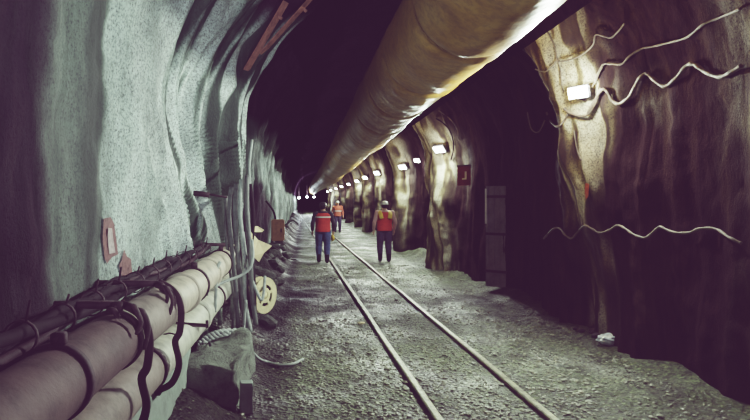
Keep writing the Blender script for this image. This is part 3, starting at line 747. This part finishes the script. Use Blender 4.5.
def person(loc,rotz,label,hgt,vest,shirt,trs,hat,stride=.10,shoulder=None,bend=0,armR=0.0,armL=0.0,strip_z=None):
    """standing/walking figure facing -Y before rotation; local unit: metres for a 1.75 m body"""
    t=thing('person',label,'person',loc,rot=(0,0,rotz)); t.scale=(hgt/1.75*1.16,hgt/1.75*1.1,hgt/1.75)
    hipL=Vector((.09,0,.93)); hipR=Vector((-.09,0,.93))
    footL=Vector((.10,-stride,.09)); footR=Vector((-.10,stride,.09))
    kneeL=(hipL+footL)/2+Vector((.01,-.03-abs(stride)*.2,0)); kneeR=(hipR+footR)/2+Vector((-.01,-.05,0))
    kneeL.z=kneeR.z=.50
    shL=Vector((.185,0.01,1.43)); shR=Vector((-.185,.01,1.43))
    elL=Vector((.265,.04+armL*.3,1.15)); elR=Vector((-.265,.04+armR*.3,1.15))
    wrL=Vector((.265,-.07-armL,.91)); wrR=Vector((-.265,-.07-armR,.91))
    def torso(m,g=0):
        m.tube([(0,.0,.86),(0,.0,.93),(0,.0,1.02),(0,0,1.12),(0,.0,1.24),(0,.005,1.34),(0,.01,1.41),(0,.01,1.465),(0,.01,1.49)],
          [(.10+g,.085+g),(.165+g,.115+g),(.16+g,.11+g),(.145+g,.10+g),(.165+g,.115+g),(.185+g,.12+g),(.185+g,.105+g),(.12+g,.08+g),(.06+g,.06+g)],24)
    def legs(m,g=0,zlow=.10):
        for h,k,f in ((hipL,kneeL,footL),(hipR,kneeR,footR)):
            m.tube(spline([h+Vector((0,0,.03)),h.lerp(k,.5),k,k.lerp(f,.35),Vector((f.x,f.y,zlow))],4),
              [a+g for a in (.088,.089,.088,.085,.08,.075,.07,.064,.058,.060,.062,.060,.055,.050,.045,.041,.039)],16)
    def arms(m,g=0,cut=1.0):
        for s_,e,w in ((shL,elL,wrL),(shR,elR,wrR)):
            pts=spline([s_,s_.lerp(e,.5),e,e.lerp(w,.5),w],4); n_=max(4,int(len(pts)*cut))
            rr=[.058,.057,.054,.050,.047,.045,.043,.041,.040,.041,.040,.037,.034,.031,.028,.026,.025]
            m.ball(s_,.062+g,12,8); m.tube(pts[:n_],[a+g for a in rr[:n_]],14)
    # body: one continuous surface
    m=MB(); torso(m); legs(m); arms(m)
    m.tube([(0,.01,1.44),(0,.0,1.50),(0,-.005,1.58)],[.066,.056,.058],16)
    hd=Vector((0,-.01,1.635)); m.ball(hd,(.074,.094,.112),24,16); m.ball(hd+Vector((0,-.02,-.055)),(.056,.070,.060),16,10)
    m.tube([hd+Vector((0,-.085,.015)),hd+Vector((0,-.108,-.022)),hd+Vector((0,-.088,-.034))],[.008,.014,.010],8)
    for s_ in (-1,1): m.ball(hd+Vector((s_*.077,.008,-.01)),(.011,.020,.031),10,8)
    m.ball(hd+Vector((0,-.086,-.058)),(.022,.009,.008),10,6)
    for s_,w,e in ((1,wrL,elL),(-1,wrR,elR)):
        d=(w-e).normalized(); d=(d+Vector((0,0,-.6))).normalized(); side=Vector((0,-1,0)); side=(side-d*side.dot(d)).normalized(); nrm=d.cross(side)
        m.tube([w-d*.01,w+d*.03,w+d*.085],[(.022,.026),(.036,.017),(.038,.014)] if False else [.025,.028,.030],12)
        for j,(off,ln) in enumerate(((.027,.070),(.009,.080),(-.009,.074),(-.027,.058))):
            b=w+d*.085+side*off; cu=nrm*(.012*(1 if s_>0 else -1))
            m.tube([b-d*.02,b+d*ln*.45,b+d*ln*.8+cu,b+d*ln+cu*2.2],[.0098,.0092,.0086,.0075],8)
        b=w+d*.03+side*.028; m.tube([b,b+side*.025+d*.025,b+side*.034+d*.06],[.013,.0105,.009],8)
    for f in (footL,footR): m.tube([f+Vector((0,.04,-.035)),f+Vector((0,-.05,-.05)),f+Vector((0,-.14,-.06))],[.035,.036,.025],10)
    me=remesh(m,.0075,2); me.materials.append(M_skin); me.polygons.foreach_set('use_smooth',[True]*len(me.polygons)); b=link(bpy.data.objects.new('body',me)); b.parent=t
    def cloth(name,m,mat,vox=.012,it=4):
        me=remesh(m,vox,it); me.materials.append(mat); me.polygons.foreach_set('use_smooth',[True]*len(me.polygons)); o=link(bpy.data.objects.new(name,me)); o.parent=t; return o
    m=MB(); m.tube([(0,0,.86),(0,0,.95),(0,0,1.0)],[(.15,.12),(.182,.132),(.172,.122)],24); legs(m,.022,.10); cloth('trousers',m,trs)
    m=MB(); m.tube([(0,0,.99),(0,0,1.12),(0,0,1.24),(0,.005,1.34),(0,.01,1.41),(0,.01,1.47),(0,.01,1.505)],[(.170,.12),(.162,.118),(.177,.127),(.197,.132),(.197,.118),(.130,.092),(.075,.075)],24); arms(m,.012,.97); cloth('shirt',m,shirt)
    m=MB(); m.tube([(0,0,.90),(0,0,.98),(0,0,1.12),(0,0,1.24),(0,.005,1.34),(0,.01,1.405),(0,.01,1.455)],[(.20,.155),(.196,.148),(.186,.138),(.200,.147),(.216,.150),(.205,.136),(.140,.105)],24); cloth('vest',m,vest)
    def band(z,w,rx,ry,nm,mat):
        V=[];n_=36
        for k in range(n_):
            a=2*PI*k/n_
            for dz in (-w/2,w/2): V.append((rx*math.cos(a),ry*math.sin(a)+.003,z+dz))
        return mesh_obj(nm,V,[(2*k,2*((k+1)%n_),2*((k+1)%n_)+1,2*k+1) for k in range(n_)],mat,t)
    if strip_z: band(strip_z,.035,.224,.158,'reflective_strip',M_refl)
    if shoulder:
        m=MB()
        for s_ in (-1,1): m.tube(spline([(s_*.10,-.10,1.36),(s_*.12,-.03,1.465),(s_*.13,.06,1.45),(s_*.12,.15,1.36),(s_*.10,.155,1.26)],5),[(.058,.026)]*21,10)
        cloth('shoulder_yoke',m,shoulder,.010,2)
    for f in (footL,footR):
        m=MB(); m.tube([f+Vector((0,.01,.16)),f+Vector((0,.01,.05)),f+Vector((0,.005,-.02)),f+Vector((0,0,-.05))],[.058,.056,.056,.05],16)
        m.tube([f+Vector((0,.05,-.045)),f+Vector((0,-.05,-.045)),f+Vector((0,-.13,-.05)),f+Vector((0,-.17,-.055))],[(.042,.045)]*2+[.042,.028],14)
        cloth('boot',m,M_boot,.009,2)
    # hard hat
    R_=Matrix.Translation(hd+Vector((0,-.0,.035)))@Matrix.Diagonal((.93,1.12,1,1))
    m=MB(); m.lathe([(.098,.0),(.116,.004),(.117,.012),(.100,.020),(.098,.05),(.085,.078),(.055,.098),(.02,.106),(.001,.107)],28,R_)
    m.ball(hd+Vector((0,-.115,.040)),(.06,.045,.008),14,8)
    m.build('hard_hat',hat,t)
    m=MB(); m.ball(hd+Vector((0,.035,.0)),(.080,.078,.085),18,12); m.build('hair',M_hair,t)
    for s_ in (-1,1): MB().ball(hd+Vector((s_*.028,-.082,.012)),(.012,.008,.007),10,6).build('eye',M_eye,t)
    return t
def stand(px,py,Yg):
    h,_=hit(bF,px,py); return h
p1=stand(323,262.5,16.7); p2=stand(384.5,261.5,17.2)
p1.z=fz(p1.x,p1.y); p2.z=fz(p2.x,p2.y)
person(p1+Vector((0,0,-.0)),PI,'person walking away on the left rail in red vest and blue jeans',1.72,M_vest,M_darkshirt,M_jeans,M_hdark,.09,None,0,.02,.02,1.335)
person(p2,PI+.05,'person in white hard hat and red vest walking away by the right wall',1.77,M_vest,M_pinksleeve,M_navy,M_hwhite,.05,M_yel,0,.03,-.0,None)
x3,y3=1.84,33.0
person((x3,y3,fz(x3,y3)),.1,'person far down the tunnel in bright orange facing the camera',1.76,M_ovest,M_ovest,M_navy,M_hwhite,.04,None,0,.04,.04,1.2)
# yellow bag held by the first worker
t=thing('tool_bag','small yellow tool bag held by the worker in blue jeans','bag',(p1.x+.285,p1.y+.10,p1.z+.70))
MB().box((0,0,.0),(.10,.22,.18),bev=.03).build('bag_body',M_yel,t)
MB().tube(spline([(0,-.06,.08),(0,-.04,.15),(0,.0,.165),(0,.04,.15),(0,.06,.08)],5),.008,7).build('handle',M_yel,t)

# ------------------------------------------------------------------ fill light, world, camera
def area(name,loc,aim,size,e,col):
    L=bpy.data.lights.new(name,'AREA'); L.size=size; L.energy=e; L.color=col
    o=link(bpy.data.objects.new(name,L)); o.location=loc; o.rotation_euler=Vector(aim).to_track_quat('-Z','Y').to_euler(); return o
area('rear_fill',(1.0,-3.0,2.6),(.05,1,-.05),2.5,14,(.85,.55,.85))  # added faint purple fill, unseen behind the camera
hs=bpy.data.lights.new('wall_fill','SPOT'); hs.energy=900; hs.spot_size=math.radians(40); hs.spot_blend=.8; hs.shadow_soft_size=.1; hs.color=(.80,1.0,.92)  # added unseen spot behind the camera, brightens the upper left wall
ho=link(bpy.data.objects.new('wall_fill_light',hs)); ho.location=(1.7,-2.6,1.9); ho.rotation_euler=(Vector((-.95,6.6,3.2))-ho.location).to_track_quat('-Z','Y').to_euler()
w=bpy.data.worlds.new('World'); bpy.context.scene.world=w; w.use_nodes=True
w.node_tree.nodes['Background'].inputs[0].default_value=(.35,.22,.4,1); w.node_tree.nodes['Background'].inputs[1].default_value=.15
cam=bpy.data.cameras.new('Camera'); co=link(bpy.data.objects.new('Camera',cam))
co.location=CAM; co.rotation_euler=(PI/2,0,0); cam.sensor_width=36; cam.lens=F*36/750
cam.shift_x=(375-VX)/750; cam.shift_y=-(210-VY)/750; cam.clip_end=300; cam.clip_start=.05
bpy.context.scene.camera=co
vs=bpy.context.scene.view_settings; vs.view_transform='Filmic'; vs.look='High Contrast'; vs.exposure=0.35
vs.use_curve_mapping=True
cm=vs.curve_mapping
for i,l in enumerate((.032,.0155,.032)):
    cm.curves[i].points[0].location=(0,l)
cm.update()
